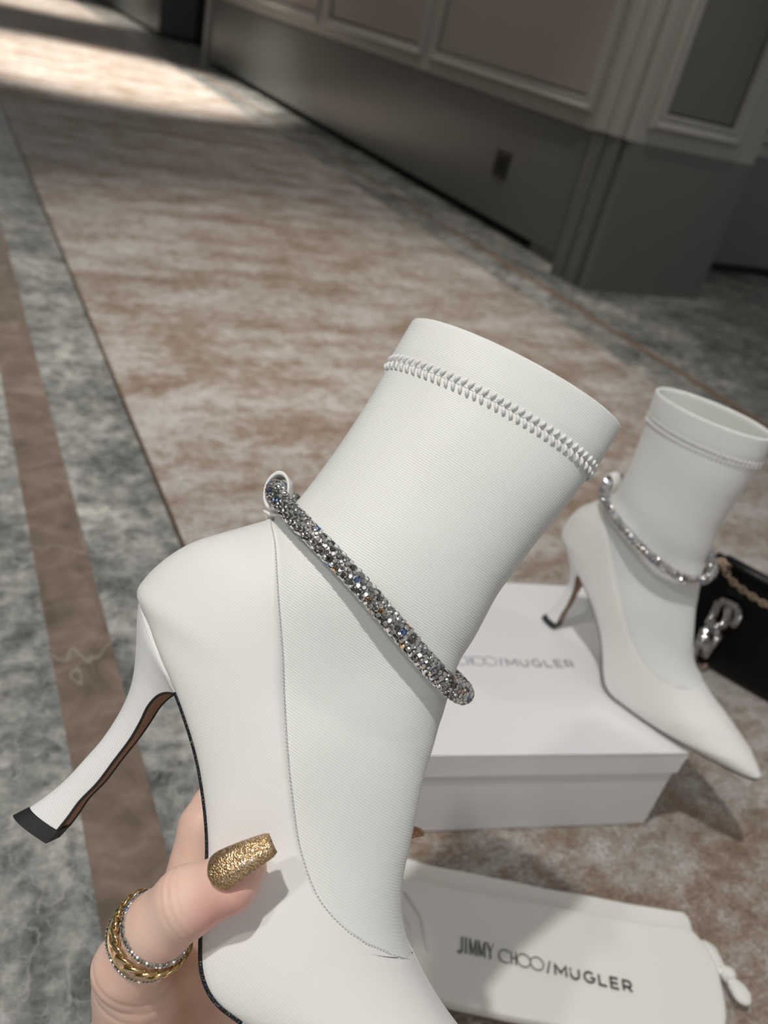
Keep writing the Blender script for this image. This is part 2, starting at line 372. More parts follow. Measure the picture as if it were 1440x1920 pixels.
    def insec(r):  # cosine spaced for the round back
        a0, h0, a1, h1, w = r; n = 16; out = []
        ts = [1 - math.cos(i / n * math.pi / 2) for i in range(n + 1)]
        for t in ts[::-1]:
            out.append((a0 + (a1 - a0) * t, -w * (max(0, 1 - (1 - t) ** 2.3)) ** .62 * (1 - .1 * t), h0 + (h1 - h0) * t))
        for t in ts[1:]:
            out.append((a0 + (a1 - a0) * t, w * (max(0, 1 - (1 - t) ** 2.3)) ** .62 * (1 - .1 * t), h0 + (h1 - h0) * t))
        return out
    mb = MB(); mb.grid([insec(r) for r in H] + [insec(hin)]); mb.build('heel', M_HEELF, root)
    mb = MB(); rows = []; e1 = []; e2 = []
    for i, r in enumerate(H):
        a0, h0, a1, h1, w = r; d = Vector((a0 - a1, 0, h0 - h1)).normalized(); w9 = w * .9
        dep = .0022 * min(1, w9 / .012)
        rows.append([Vector((a1, y * w9, h1)) + d * dep * (1 - y * y) - d * .0002 for y in [k / 6 for k in range(-6, 7)]])
        e1.append((a1, -w9, h1)); e2.append((a1, w9, h1))
    mb.grid(rows); mb.build('heel_breast', M_TAN, root)
    mb = MB(); mb.tube(e1, .0006, n=6); mb.tube(e2, .0006, n=6); mb.build('heel_edge_piping', M_RUBBER, root)
    mb = MB(); T = catmull(TOPLIFT, 4); mb.grid([insec(r) for r in T][::-1], closed=True, cap0=True, cap1=True)
    o = mb.build('heel_tip', M_RUBBER, root, smooth=False)
    # crystal ankle strap, a ring hung from a loop at the back
    B = Vector((-.0040, 0, .1715)); Fp = Vector((.1100, 0, .1475)); rng = random.Random(11)
    cen = (B + Fp) / 2; ax = (Fp - B) / 2; hw = .0370; R = .0036
    def ring(th):
        c_, s_ = math.cos(th), math.sin(th)
        e = math.copysign(abs(s_) ** .9, s_)
        return cen + ax * c_ + Vector((0, e * hw, 0)) + Vector((0, 0, 1)) * (.0015 * math.sin(3 * th) - .003 * s_ * s_)
    K = 240; pts = [ring(2 * math.pi * k / K) for k in range(K)]
    mb = MB(); mb.tube(pts, R, n=14, closed=True, up=(0, 0, 1))
    L_ = [0]
    for k in range(K): L_.append(L_[-1] + (pts[(k + 1) % K] - pts[k]).length)
    tot = L_[-1]; nr = int(tot / .0021); sp = []
    for q in range(nr):
        s = q * tot / nr; k = max(i for i in range(K) if L_[i] <= s); f = (s - L_[k]) / (L_[k + 1] - L_[k])
        p = pts[k].lerp(pts[(k + 1) % K], f); t = (pts[(k + 1) % K] - pts[k]).normalized()
        u = (Vector((0, 0, 1)) - t * t.z).normalized(); w = t.cross(u)
        for j in range(11):
            an = 2 * math.pi * (j + (.5 if q % 2 else 0)) / 11 + rng.uniform(-.06, .06)
            nrm = u * math.cos(an) + w * math.sin(an)
            sp.append((p + nrm * (R + .0001) + t * rng.uniform(-.0002, .0002), nrm))
    stones(mb, sp, rng)
    o = mb.build('crystal_ankle_strap', [M_CORE] + M_CRY, root, smooth=False, fix=False)
    # loop holding the strap at the back seam
    mb = MB(); rows = []
    for k in range(40):
        an = 2 * math.pi * k / 40; r1, r2 = .0047, .0057
        cc = B + Vector((.0008, 0, -.0012)); d = Vector((math.cos(an) * 1.0 - .35 * math.sin(an), 0, math.sin(an) * 1.45))
        rows.append([cc + d * r1 + Vector((0, -.0055, 0)), cc + d * r2 + Vector((0, -.0058, 0)), cc + d * r2 + Vector((0, .0058, 0)), cc + d * r1 + Vector((0, .0055, 0))])
    rows.append(rows[0]); mb.grid(rows, closed=True)
    for s in range(5):
        p = Vector((.0005 + .0004 * s, -.004 + .002 * s, .1605)); mb.tube([p + Vector((.003, 0, .001)), p, p + Vector((-.0035, 0, -.0002 - .0006 * s))], [.001, .0009, .0004], n=6)
    bevel(mb.build('strap_loop', M_FOOT, root, smooth=True), .0003, 2)
    return root
def copy_tree(o, parent=None):
    c = o.copy(); COL.objects.link(c)
    if parent: c.parent = parent
    for ch in list(o.children): copy_tree(ch, c)
    return c
held = boot('ankle_boot')
held.matrix_world = Matrix(HELD)
tag(held, 'white stiletto ankle boot with crystal ankle strap held up by the hand', 'boot', 'pair of white ankle boots')
stand = copy_tree(held)
PITCH = math.radians(3.6)
stand.matrix_world = Matrix.Translation((.5250, .4720, .1000)) @ Matrix.Rotation(-1.31, 4, 'Z') @ Matrix.Rotation(math.radians(3), 4, 'Y') @ Matrix.Rotation(.03, 4, 'X')
tag(stand, 'white stiletto ankle boot standing on the shoebox lid, toe over its edge', 'boot', 'pair of white ankle boots')

# ---------------------------------------------------------------- the hand
def sd_cone(P, a, b, ra, rb):
    a = np.array(a); b = np.array(b); ba = b - a; pa = P - a
    h = np.clip((pa @ ba) / (ba @ ba), 0, 1)
    return np.linalg.norm(pa - h[:, None] * ba, axis=1) - (ra + (rb - ra) * h)
def smin(a, b, k):
    h = np.clip(.5 + .5 * (b - a) / k, 0, 1); return b + (a - b) * h - k * h * (1 - h)
CHAINS = [(k, v) for k, v in CONES.items()]
CM = np.array([CAM['right'], CAM['up'], CAM['back']])
def hand_sdf(P):
    def chain(v):
        d = None
        for p, q in zip(v[:-1], v[1:]):
            e = sd_cone(P, p[:3], q[:3], p[3], q[3]); d = e if d is None else smin(d, e, .003)
        return d
    D = {k: chain(v) for k, v in CHAINS}
    palm = D['palm']
    for k in ('palm2', 'palm3', 'palm4', 'palm5', 'thenar', 'thenar2', 'arm'): palm = smin(palm, D[k], .012)
    d = palm
    for k, kk in (('index', .006), ('middle', .005), ('ringf', .005), ('little', .005)): d = smin(d, D[k], kk)
    th = D['thumb']; d = smin(d, th, .006)
    return d
def remeshed(mb, vox):
    me = bpy.data.meshes.new('tmp'); me.from_pydata(mb.v, [], mb.f); o = bpy.data.objects.new('tmp', me); COL.objects.link(o)
    r = o.modifiers.new('r', 'REMESH'); r.mode = 'VOXEL'; r.voxel_size = vox
    dg = bpy.context.evaluated_depsgraph_get(); dg.update(); ev = o.evaluated_get(dg); m2 = bpy.data.meshes.new_from_object(ev)
    bpy.data.objects.remove(o); return m2
mb = MB()
for k, v in CHAINS:
    for p, q in zip(v[:-1], v[1:]):
        a = Vector(p[:3]); b = Vector(q[:3]); d = (b - a).normalized(); pts = []; rr = []
        for s in (-.95, -.6, -.2): pts.append(a + d * s * p[3]); rr.append(p[3] * math.sqrt(1 - s * s))
        for s in (.2, .6, .95): pts.append(b + d * s * q[3]); rr.append(q[3] * math.sqrt(1 - s * s))
        mb.tube(pts, rr, n=20)
me = remeshed(mb, .0010)
P = np.empty(len(me.vertices) * 3); me.vertices.foreach_get('co', P); P = P.reshape(-1, 3)
for it in range(6):
    d = hand_sdf(P); e = 2e-4
    G = np.stack([(hand_sdf(P + np.eye(3)[i] * e) - hand_sdf(P - np.eye(3)[i] * e)) / (2 * e) for i in range(3)], 1)
    G /= np.maximum(np.linalg.norm(G, axis=1)[:, None], 1e-6)
    P = P - G * np.clip(d, -.004, .004)[:, None] * .9
# creases: a few shallow folds across the thumb and at its base
thumb = [np.array(p[:3]) for p in CONES['thumb']]
def fold(P, c, axis, width, depth, rad):
    s = (P - c) @ axis; rr = np.linalg.norm((P - c) - s[:, None] * axis, axis=1)
    return -depth * np.exp(-(s / width) ** 2) * np.exp(-(rr / rad) ** 4)
ta = thumb[4] - thumb[3]; ta /= np.linalg.norm(ta); tb = thumb[3] - thumb[2]; tb /= np.linalg.norm(tb); tc = thumb[2] - thumb[1]; tc /= np.linalg.norm(tc)
off = np.zeros(len(P))
for c, a, w, dp in ((thumb[3] + ta * .001, ta, .0006, .0004), (thumb[3] - ta * .0022, ta, .0005, .0003), (thumb[3] + ta * .0040, ta, .0005, .00025),
                    (thumb[1] - tc * .001, tc, .0008, .0006), (thumb[1] - tc * .006, tc, .0008, .0005), (thumb[1] - tc * .011, tc, .0007, .0005)):
    off += fold(P, c, a, w, dp, .022)
P = P + G * off[:, None]
me.vertices.foreach_set('co', P.ravel()); me.update()
M_SKIN = mat('skin', (.86, .60, .50), .42, Subsurface_Weight=.35, Subsurface_Scale=.004, Specular_IOR_Level=.4)
M_SKIN.node_tree.nodes['Principled BSDF'].inputs['Subsurface Radius'].default_value = (1, .35, .2)
N, L, b = nodes(M_SKIN); c = coords(N, L)
n1 = ND(N, 'ShaderNodeTexNoise'); n1.inputs['Scale'].default_value = 60; n1.inputs['Detail'].default_value = 4; L.new(c, n1.inputs[0])
r = ramp(N, [(.3, (.90, .66, .56)), (.7, (.84, .55, .45))]); L.new(n1.outputs[0], r.inputs[0])
vd = ND(N, 'ShaderNodeVectorMath', operation='DISTANCE'); L.new(c, vd.inputs[0]); vd.inputs[1].default_value = thumb[4] + np.array([-.0, -.0, -.0]) - CM[1] * .008
mr = ND(N, 'ShaderNodeMapRange'); L.new(vd.outputs['Value'], mr.inputs[0])
for i_, v_ in ((1, .002), (2, .019), (3, .9), (4, 0)): mr.inputs[i_].default_value = v_
L.new(mixrgb(N, L, mr.outputs[0], r.outputs[0], (.90, .36, .34)), b.inputs['Base Color'])
n2 = ND(N, 'ShaderNodeTexNoise'); n2.inputs['Scale'].default_value = 900; n2.inputs['Detail'].default_value = 3; L.new(c, n2.inputs[0])
add_bump(M_SKIN, n2.outputs[0], .25, .0003)
hand_root = empty('hand'); tag(hand_root, 'left hand with long gold glitter nails gripping the lifted white boot', 'hand')
sk = link('skin', me, M_SKIN, hand_root)
s_ = sk.modifiers.new('s', 'SMOOTH'); s_.iterations = 2; s_.factor = .4

M_NAIL = mat('gold_glitter_polish', (.52, .33, .17), .22, .85, Coat_Weight=.6, Coat_Roughness=.05)
N, L, b = nodes(M_NAIL); c = coords(N, L)
v = ND(N, 'ShaderNodeTexVoronoi'); v.inputs['Scale'].default_value = 1900; L.new(c, v.inputs[0])
r = ramp(N, [(0, (.36, .20, .09)), (.5, (.58, .38, .19)), (.75, (.75, .55, .34)), (.93, (1, .9, .75))]); L.new(v.outputs['Color'], r.inputs[0]); L.new(r.outputs[0], b.inputs['Base Color'])
n2 = ND(N, 'ShaderNodeTexNoise'); n2.inputs['Scale'].default_value = 520; n2.inputs['Detail'].default_value = 3; L.new(c, n2.inputs[0])
ad = ND(N, 'ShaderNodeMath', operation='ADD'); L.new(v.outputs[0], ad.inputs[0]); L.new(n2.outputs[0], ad.inputs[1]); add_bump(M_NAIL, ad.outputs[0], .45, .0005)
def nail(base, tip, n, w0, w1, arch, name, lift=.0012, curve=.002):
    base = Vector(base); tip = Vector(tip); d = tip - base; Ln = d.length; d.normalize(); n = Vector(n); n = (n - d * n.dot(d)).normalized(); s = d.cross(n)
    mb = MB(); rows = []; K = 30
    for side in (1, -1):
        rs = []
        for i in range(K + 1):
            f = (i / K) ** 2
            w = w0 * min(1, math.sqrt(max(0, 1 - ((.2 - f) / .2) ** 2)) if f < .2 else 1) * (1 + (w1 / w0 - 1) * max(0, (f - .25) / .75) ** 1.2)
            if f > .94: w *= 1 - .16 * ((f - .94) / .06) ** 2
            row = []
            for j in range(-8, 9):
                q = j / 8; an = q * .95
                p = base + d * (f * Ln) + s * w * math.sin(an) / math.sin(.95) - n * arch * (w / w0) * (1 - math.cos(an)) * 1.7
                p += n * (curve * 4 * f * (1 - f) + lift * (0 if side > 0 else -.5))
                row.append(p)
            rs.append(row)
        rows.append(rs)
    top, bot = rows
    loop = [top[i] + bot[i][::-1] for i in range(K + 1)]
    mb.grid(loop, closed=True, cap0=True, cap1=True)
    return mb.build(name, M_NAIL, hand_root)
TOCAM = Vector(CAM['back'])
tn = (TOCAM * .86 + Vector(CAM['up']) * .5)
nail(NAIL['base'], NAIL['tip'], tn, .0064, .0040, .0040, 'thumbnail', curve=.0022)
for k, ln in (('middle', .018), ('ringf', .014), ('little', .014), ('index', .016)):
    p = Vector(CONES[k][-1][:3]); q = Vector(CONES[k][-2][:3]); d = (p - q).normalized(); n = -TOCAM * .9 + Vector(CAM['up']) * .35
    n = (n - d * n.dot(d)).normalized(); r_ = CONES[k][-1][3]
    if k == 'middle': d = (Vector(MNAIL['tip']) - p).normalized(); ln = (Vector(MNAIL['tip']) - p).length + .002; n = (n - d * n.dot(d)).normalized()
    nail(p + n * r_ * .8 - d * .003, p + n * r_ * .5 + d * ln, n, .0048, .0034, .002, 'fingernail', curve=.001)

# ring on the thumb
rt = empty('chain_ring', RING['c']); tag(rt, 'wide gold curb chain ring with two pave bands worn on the thumb', 'ring')
M_GOLD = mat('gold', (.78, .57, .28), .16, 1.); M_GOLDL = mat('pale_gold', (.80, .66, .45), .25, 1.)
M_PAVE = mat('pave_diamond', (.86, .86, .88), .1, 1.)
ax = Vector(RING['ax']).normalized(); e1 = ax.orthogonal().normalized(); e2 = ax.cross(e1)
def circ(r, z, n=96): return [ax * z + (e1 * math.cos(2 * math.pi * k / n) + e2 * math.sin(2 * math.pi * k / n)) * r for k in range(n)]
mb = MB(); rows = []
for r_, z in ((.0120, .0008), (.0120, -.0108), (.0125, -.0108), (.0125, .0008)): rows.append(circ(r_, z))
rows.append(rows[0]); mb.grid(rows, closed=True); mb.build('inner_band', M_GOLDL, rt)
rngr = random.Random(3)
for z in (.0004, -.0104):
    br = 0 if z > -.004 else .0011; mb = MB(); mb.tube(circ(.0129 + br, z), .0009, n=8, closed=True)
    sp = []
    for k in range(64):
        for zz in (0,):
            a_ = 2 * math.pi * k / 64; o_ = e1 * math.cos(a_) + e2 * math.sin(a_); sp.append((ax * z + o_ * (.0137 + br), o_)); 
            sp.append((ax * (z + (.0007 if z > -.004 else -.0007)) + o_ * (.0132 + br), o_ + ax * (1 if z > -.004 else -1)))
    stones(mb, sp, rngr, r=.0007, facets=6)
    mb.build('pave_band', [M_GOLDL, M_PAVE, M_PAVE, M_CRY[1], M_CRY[3], M_PAVE, M_CRY[5]], rt, smooth=False, fix=False)
mb = MB(); nl = 19
for k in range(nl):
    a_ = 2 * math.pi * k / nl; o_ = e1 * math.cos(a_) + e2 * math.sin(a_); tg = ax.cross(o_)
    tw = .62; m1 = (tg * math.cos(tw) + ax * math.sin(tw)); m2 = (ax * math.cos(tw) - tg * math.sin(tw)) * .8 + o_ * .45
    cc = o_ * .0138 + ax * -.0050
    mb.tube([cc + m1 * .0036 * math.cos(t_) + m2 * .0026 * math.sin(t_) for t_ in [2 * math.pi * j / 20 for j in range(20)]], .00085, n=7, closed=True)
mb.build('curb_chain', M_GOLD, rt)

# ---------------------------------------------------------------- writing
def arc(cx, cy, rx, ry, a0, a1, n=20): return [(cx + rx * math.cos(math.radians(a0 + (a1 - a0) * k / n)), cy + ry * math.sin(math.radians(a0 + (a1 - a0) * k / n))) for k in range(n + 1)]
def wordmark():
    """strokes (points, thickness); whole width 1, drawn after the printed wordmark"""
    S = []; T, t = .0078, .0048; h = .092
    S += [([(.024, h), (.024, .014)] + arc(.012, .014, .012, .014, 0, -150, 8), T)]
    S += [([(.046, 0), (.046, h)], T)]
    for x in (.068, .117):
        S += [([(x, 0), (x, h)], .0045), ([(x, h), (x + .017, .006)], .0065), ([(x + .017, .006), (x + .034, h)], .0035), ([(x + .034, h), (x + .034, 0)], .0065)]
    S += [([(.164, h), (.182, .042)], .007), ([(.200, h), (.182, .042)], .004), ([(.182, .044), (.182, 0)], .007)]
    m = .036
    S += [(arc(.266, m, .036, .036, 52, 308, 26), t)]
    S += [([(.300, 0), (.300, .072)], .0065), ([(.326, 0), (.326, .072)], .0065), ([(.300, .036), (.326, .036)], t)]
    S += [(arc(.370, m, .037, .036, 0, 360, 34), t), (arc(.444, m, .037, .036, 0, 360, 34), t)]
    S += [([(.500, -.004), (.518, .066)], .008)]
    T2 = .0100; g = .056; x = .545
    S += [([(x, 0), (x, g), (x + .031, .016), (x + .062, g), (x + .062, 0)], T2)]
    x = .632; S += [([(x, g), (x, .022)] + arc(x + .0235, .0235, .0235, .0235, 180, 360, 14) + [(x + .047, g)], T2)]
    x = .738; S += [(arc(x, .028, .029, .028, 48, 330, 22) + [(x + .027, .026), (x + .004, .026)], T2)]
    x = .792; S += [([(x, g), (x, 0), (x + .04, 0)], T2)]
    x = .858; S += [([(x + .042, g), (x, g), (x, 0), (x + .042, 0)], T2), ([(x, .028), (x + .038, .028)], T2)]
    x = .928; S += [([(x, 0), (x, g), (x + .026, g)] + arc(x + .028, .0395, .0165, .0165, 90, -90, 10) + [(x, .023)], T2), ([(x + .024, .023), (x + .046, 0)], T2)]
    return S
def write(name, origin, xdir, width, thick, m, parent):
    """raised lettering on a horizontal surface"""
    mb = MB(); o = Vector(origin); X = Vector(xdir).normalized(); Y = Vector((0, 0, 1)).cross(X)
    for pts, w in wordmark():
        P_ = [Vector((p[0], p[1])) for p in pts]; lft = []; rgt = []
        cl = (P_[0] - P_[-1]).length < 1e-6
        for i in range(len(P_)):
            a = P_[i - 1] if i > 0 else (P_[-2] if cl else P_[0]); b_ = P_[i + 1] if i < len(P_) - 1 else (P_[1] if cl else P_[-1])
            if i > 0 and i < len(P_) - 1 or cl:
                d1 = (P_[i] - a).normalized(); d2 = (b_ - P_[i]).normalized(); n_ = (Vector((-d1.y, d1.x)) + Vector((-d2.y, d2.x)))
                n_.normalize(); k = min(2.0, 1 / max(.3, n_.dot(Vector((-d1.y, d1.x)))))
            else: d1 = (b_ - a).normalized(); n_ = Vector((-d1.y, d1.x)); k = 1
            lft.append(P_[i] + n_ * w / 2 * k); rgt.append(P_[i] - n_ * w / 2 * k)
        for z0, z1 in ((0, thick),):
            V = lambda q, z: o + (X * q.x + Y * q.y) * width + Vector((0, 0, z))
            mb.grid([[V(l, z0), V(l, z1), V(r, z1), V(r, z0)] for l, r in zip(lft, rgt)], closed=True, cap0=True, cap1=True)
    return mb.build(name, m, parent, smooth=False)

# ---------------------------------------------------------------- shoebox
M_BOX = mat('white_card', (.84, .84, .86), .42)
N, L, b = nodes(M_BOX); n = ND(N, 'ShaderNodeTexNoise'); n.inputs['Scale'].default_value = 9; L.new(coords(N, L), n.inputs[0]); add_bump(M_BOX, n.outputs[0], .15, .003)
M_PRINT_G = mat('grey_foil_print', (.30, .30, .32), .35, .3); M_PRINT_K = mat('black_print', (.02, .02, .022), .6)
ang = math.atan2(-.235, .972)
bx = empty('shoebox', (.5510, .2950, 0), ang); tag(bx, 'white lidded shoebox with grey lettering standing on the carpet behind the boot', 'shoebox')
W_, D_, HZ = .284, .2315, .0986
def rbox(name, x0, x1, y0, y1, z0, z1, m, parent, bev=.0012, open_bottom=False):
    mb = MB(); mb.box(x0, x1, y0, y1, z0, z1); o = mb.build(name, m, parent, smooth=False); bevel(o, bev, 3); return o
rbox('box_body', -W_ + .0022, -.0022, .0022, D_ - .0022, .0006, HZ - .003, M_BOX, bx)
mb = MB(); w = .0015; z0 = HZ - .026
mb.box(-W_, 0, 0, D_, HZ - w, HZ); mb.box(-W_, 0, 0, w, z0, HZ - w); mb.box(-W_, 0, D_ - w, D_, z0, HZ - w); mb.box(-W_, -W_ + w, w, D_ - w, z0, HZ - w); mb.box(-w, 0, w, D_ - w, z0, HZ - w)
lid = mb.build('box_lid', M_BOX, bx, smooth=False, merge=1e-6); bevel(lid, .0006, 2)
write('box_lettering', (-.0625 - .159, .1035, HZ), (1, 0, 0), .159, .0003, M_PRINT_G, bx)

# ---------------------------------------------------------------- dust bags
M_CLOTH = mat('white_cotton', (.83, .82, .78), .85, Sheen_Weight=.2)
N, L, b = nodes(M_CLOTH); n = ND(N, 'ShaderNodeTexNoise'); n.inputs['Scale'].default_value = 14; n.inputs['Detail'].default_value = 3; L.new(coords(N, L), n.inputs[0])
n2 = ND(N, 'ShaderNodeTexNoise'); n2.inputs['Scale'].default_value = 1500; L.new(coords(N, L), n2.inputs[0])
bp = add_bump(M_CLOTH, n2.outputs[0], .3, .0003); bp2 = N.new('ShaderNodeBump'); bp2.inputs['Strength'].default_value = .35; bp2.inputs['Distance'].default_value = .006; L.new(n.outputs[0], bp2.inputs['Height']); L.new(bp2.outputs[0], bp.inputs['Normal'])
from mathutils import noise as mn
def pouch(outline, z0, z1, seed, edge=.35, wob=.0012):
    """flat folded cloth pouch with a puffed rounded edge"""
    P = catmull(outline + [outline[0]], 180)[:-1]; c = P.mean(0); rows = []
    for f, zz in ((.985, 0.0), (1.0, .35), (.998, .6), (.99, .85), (.975, .97), (.95, 1.0), (.85, 1.0), (.7, 1.0), (.5, 1.0), (.25, 1.0), (.02, 1.0)):
        row = []
        for p in P:
            q = c + (p - c) * f
            w = mn.noise(Vector((q[0] * 22 + seed, q[1] * 22, seed))) * wob * 1.6 + mn.noise(Vector((q[0] * 60, q[1] * 60 + seed, 1))) * wob * .5
            row.append((q[0], q[1], z0 + (z1 - z0) * zz + (w if zz > .3 else 0)))
        rows.append(row)
    mb = MB(); mb.grid(rows, closed=True, cap0=True, cap1=True); return mb
d2 = empty('dust_bag', (.4, .23, .001)); tag(d2, 'folded white cotton dust bag lying underneath the lettered one', 'dust bag', 'white dust bags on the carpet')
off = lambda L_, o: [(x - o[0], y - o[1]) for x, y in L_]
mb = pouch(off([(.262, .300), (.285, .325), (.307, .326), (.33, .312), (.42, .262), (.505, .217), (.517, .209), (.512, .195), (.488, .150), (.44, .150), (.34, .200), (.28, .24)], (.4, .23)), 0, .0085, 3.1)
mb.build('cloth', M_CLOTH, d2)
d1 = empty('dust_bag', (.4, .21, .0108)); tag(d1, 'folded white cotton dust bag with black lettering, lying on top of the plain one', 'dust bag', 'white dust bags on the carpet')
mb = pouch(off([(.262, .262), (.280, .300), (.2935, .3035), (.33, .283), (.40, .246), (.47, .210), (.4985, .196), (.504, .187), (.503, .168), (.492, .148), (.478, .131), (.462, .123), (.43, .127), (.36, .164), (.31, .192), (.27, .22)], (.4, .21)), 0, .0095, 7.7, wob=.0006)
mb.build('cloth', M_CLOTH, d1)
write('bag_lettering', (.305 - .4, .238 - .21, .0102), (.855, -.518, 0), .1345, .0004, M_PRINT_K, d1)
# folded over edge lying on the top face, at the left end
mb = MB(); mb.tube([(-.112, .083, .0085), (-.108, .060, .0098), (-.116, .035, .0088)], [.0016, .0024, .0016], n=10); mb.tube([(-.121, .078, .006), (-.119, .058, .0085), (-.125, .04, .006)], [.0016, .0028, .0016], n=10); mb.build('gathered_edge', M_CLOTH, d1)
mb = MB()
def blob(mb, c, r, seed, n=16):
    rows = []
    for i in range(n + 1):
        ph = math.pi * i / n; rows.append([(c[0] + r[0] * math.sin(ph) * math.cos(t) * (1 + .25 * mn.noise(Vector((math.cos(t) * 2, math.sin(t) * 2, ph + seed)))), c[1] + r[1] * math.sin(ph) * math.sin(t) * (1 + .25 * mn.noise(Vector((math.sin(t) * 2, seed, ph)))), c[2] + r[2] * math.cos(ph)) for t in [2 * math.pi * j / 24 for j in range(24)]])
    mb.grid(rows, closed=True)
blob(mb, (.1045, -.036, .0035), (.0085, .0135, .0055), 1); blob(mb, (.108, -.053, .0035), (.006, .006, .006), 5); blob(mb, (.1075, -.066, .003), (.0075, .0105, .0042), 9)
mb.tube([(.098, -.03, .005), (.104, -.046, .0075), (.112, -.052, .004), (.108, -.058, .001), (.103, -.052, .0055)], .0018, n=8)
mb.build('drawstring_knot', M_CLOTH, d1, merge=1e-6)

# ---------------------------------------------------------------- black handbag
M_LEATHER = mat('black_leather', (.003, .003, .0032), .34, Specular_IOR_Level=.22)
N, L, b = nodes(M_LEATHER); n = ND(N, 'ShaderNodeTexNoise'); n.inputs['Scale'].default_value = 18; n.inputs['Detail'].default_value = 3; L.new(coords(N, L), n.inputs[0]); add_bump(M_LEATHER, n.outputs[0], .5, .006)
M_CHAIN = mat('antique_gold_chain', (.42, .32, .23), .35, 1.)
bu = Vector((*BAG_U[:2], 0)); bn = Vector((bu.y, -bu.x, 0)).normalized()
if bn.dot(Vector((-1, -.4, 0))) < 0: bn = -bn      # towards the boots
bg = empty('shoulder_bag', BAG_O); bg.rotation_euler = (0, 0, math.atan2(bu.y, bu.x)); tag(bg, 'small black leather shoulder bag with crystal letters and chain strap on the carpet', 'handbag')
sgn = 1 if (Matrix.Rotation(math.atan2(bu.y, bu.x), 3, 'Z') @ Vector((0, -1, 0))).dot(bn) > 0 else -1   # local -y faces the boots when sgn is 1
mb = MB(); rows = []; x0, x1, zt, dp = -.066, .165, .136, .052
for i in range(29):
    f = i / 28; ph = math.pi * f; z = zt * .5 * (1 - math.cos(ph)); puff = math.sin(ph) ** .45
    row = []
    for j in range(64):
        t = 2 * math.pi * j / 64; cx, cy = math.cos(t), math.sin(t)
        sx = math.copysign(abs(cx) ** .35, cx); sy = math.copysign(abs(cy) ** .6, cy)
        X_ = (x0 + x1) / 2 + sx * (x1 - x0) / 2 * (.90 + .10 * puff) - (.012 * z / zt if sx < 0 else 0) * 0
        Y_ = sgn * (dp / 2 + sy * dp / 2 * puff * (1 - .45 * z / zt))
        row.append((X_, Y_, z + .0025 * mn.noise(Vector((X_ * 30, z * 30, sy)))))
    rows.append(row)
mb.grid(rows, closed=True, cap0=True, cap1=True); mb.build('bag_body', M_LEATHER, bg)
mb = MB(); mb.tube([(x0 + .01, sgn * .012, zt - .012), (x0 + .02, sgn * .012, zt + .003), (0, sgn * .012, zt + .001), (.08, sgn * .012, zt), (.16, sgn * .012, zt)], .007, n=12); mb.build('bag_rim', M_LEATHER, bg)
def chain(mb, pts, ln=.0085, wd=.0058, r=.0011):
    P = catmull(pts, 300); acc = 0; k = 0; prev = Vector(P[0]); nxt = 0
    for i in range(1, 300):
        q = Vector(P[i]); acc += (q - prev).length; d = (q - prev); prev = q
        if acc >= nxt and d.length > 0:
            d.normalize(); s1 = d.orthogonal().normalized(); s2 = d.cross(s1); s = s1 if k % 2 else s2
            mb.tube([q + d * ln / 2 * math.cos(t) + s * wd / 2 * math.sin(t) for t in [2 * math.pi * j / 14 for j in range(14)]], r, n=6, closed=True); nxt += ln * .72; k += 1
mb = MB(); fy = -sgn * .004
chain(mb, [(x0 + .012, fy, zt - .004), (x0 + .022, fy * 2, zt + .002), (-.03, fy * 2.5, zt - .006), (.0, fy * 2.5, zt - .012), (.05, fy * 2.5, zt - .014), (.12, fy * 2, zt - .01)])
chain(mb, [(x0 + .002, fy, zt - .002), (x0 + .012, fy, zt + .006), (x0 + .026, fy, zt + .006)])
mb.build('chain_strap', M_CHAIN, bg)
mb = MB(); chain(mb, [(-.012, -.002, .012), (-.018, -.012, .004), (.0, -.035, .0025), (.03, -.075, .0025), (.08, -.11, .0025)], .0045, .0032, .0007); mb.build('thin_chain', M_CHAIN, bg)
mb = MB(); rngb = random.Random(8); sp = []
for g in GLYPHS:
    pts = [Vector((p[0], -.0045, max(p[1], .006))) for p in g]; mb.tube(pts, .0042, n=8)
    for p, q in zip(pts[:-1], pts[1:]):
        nn = max(2, int((q - p).length / .0026))
        for k in range(nn):
            for s in (-.0022, .0, .0022):
                d = (q - p).normalized(); sd = d.cross(Vector((0, 1, 0))); sp.append((p.lerp(q, k / nn) + sd * s * 1.2 + Vector((0, -.0042, 0)), Vector((0, -1, 0)) + sd * s * 250))
stones(mb, sp, rngb, r=.00135)
mb.build('crystal_letters', [M_CORE] + M_CRY, bg, smooth=False, fix=False)

# ---------------------------------------------------------------- floor
def shear(x, y, z): return (x - .0115 * (y - 2.1), y, z)
M_MARBLE = mat('grey_marble', (.3, .31, .3), .22); N, L, b = nodes(M_MARBLE); c = coords(N, L)
n0 = ND(N, 'ShaderNodeTexNoise'); n0.inputs['Scale'].default_value = 6.5; n0.inputs['Detail'].default_value = 8; n0.inputs['Roughness'].default_value = .62; n0.inputs['Distortion'].default_value = .15; L.new(c, n0.inputs[0])
r0 = ramp(N, [(.35, (.13, .134, .128)), (.43, (.225, .23, .22)), (.52, (.335, .335, .318)), (.64, (.52, .51, .475))]); L.new(n0.outputs[0], r0.inputs[0])
n1 = ND(N, 'ShaderNodeTexNoise'); n1.inputs['Scale'].default_value = 42; n1.inputs['Detail'].default_value = 9; n1.inputs['Roughness'].default_value = .7; n1.inputs['Distortion'].default_value = .25; L.new(c, n1.inputs[0])
r1 = ramp(N, [(.32, (.28, .28, .28)), (.5, (.85, .85, .85)), (.66, (1.5, 1.5, 1.45))]); L.new(n1.outputs[0], r1.inputs[0])
mm = mixrgb(N, L, 1.0, r0.outputs[0], r1.outputs[0], 'MULTIPLY')
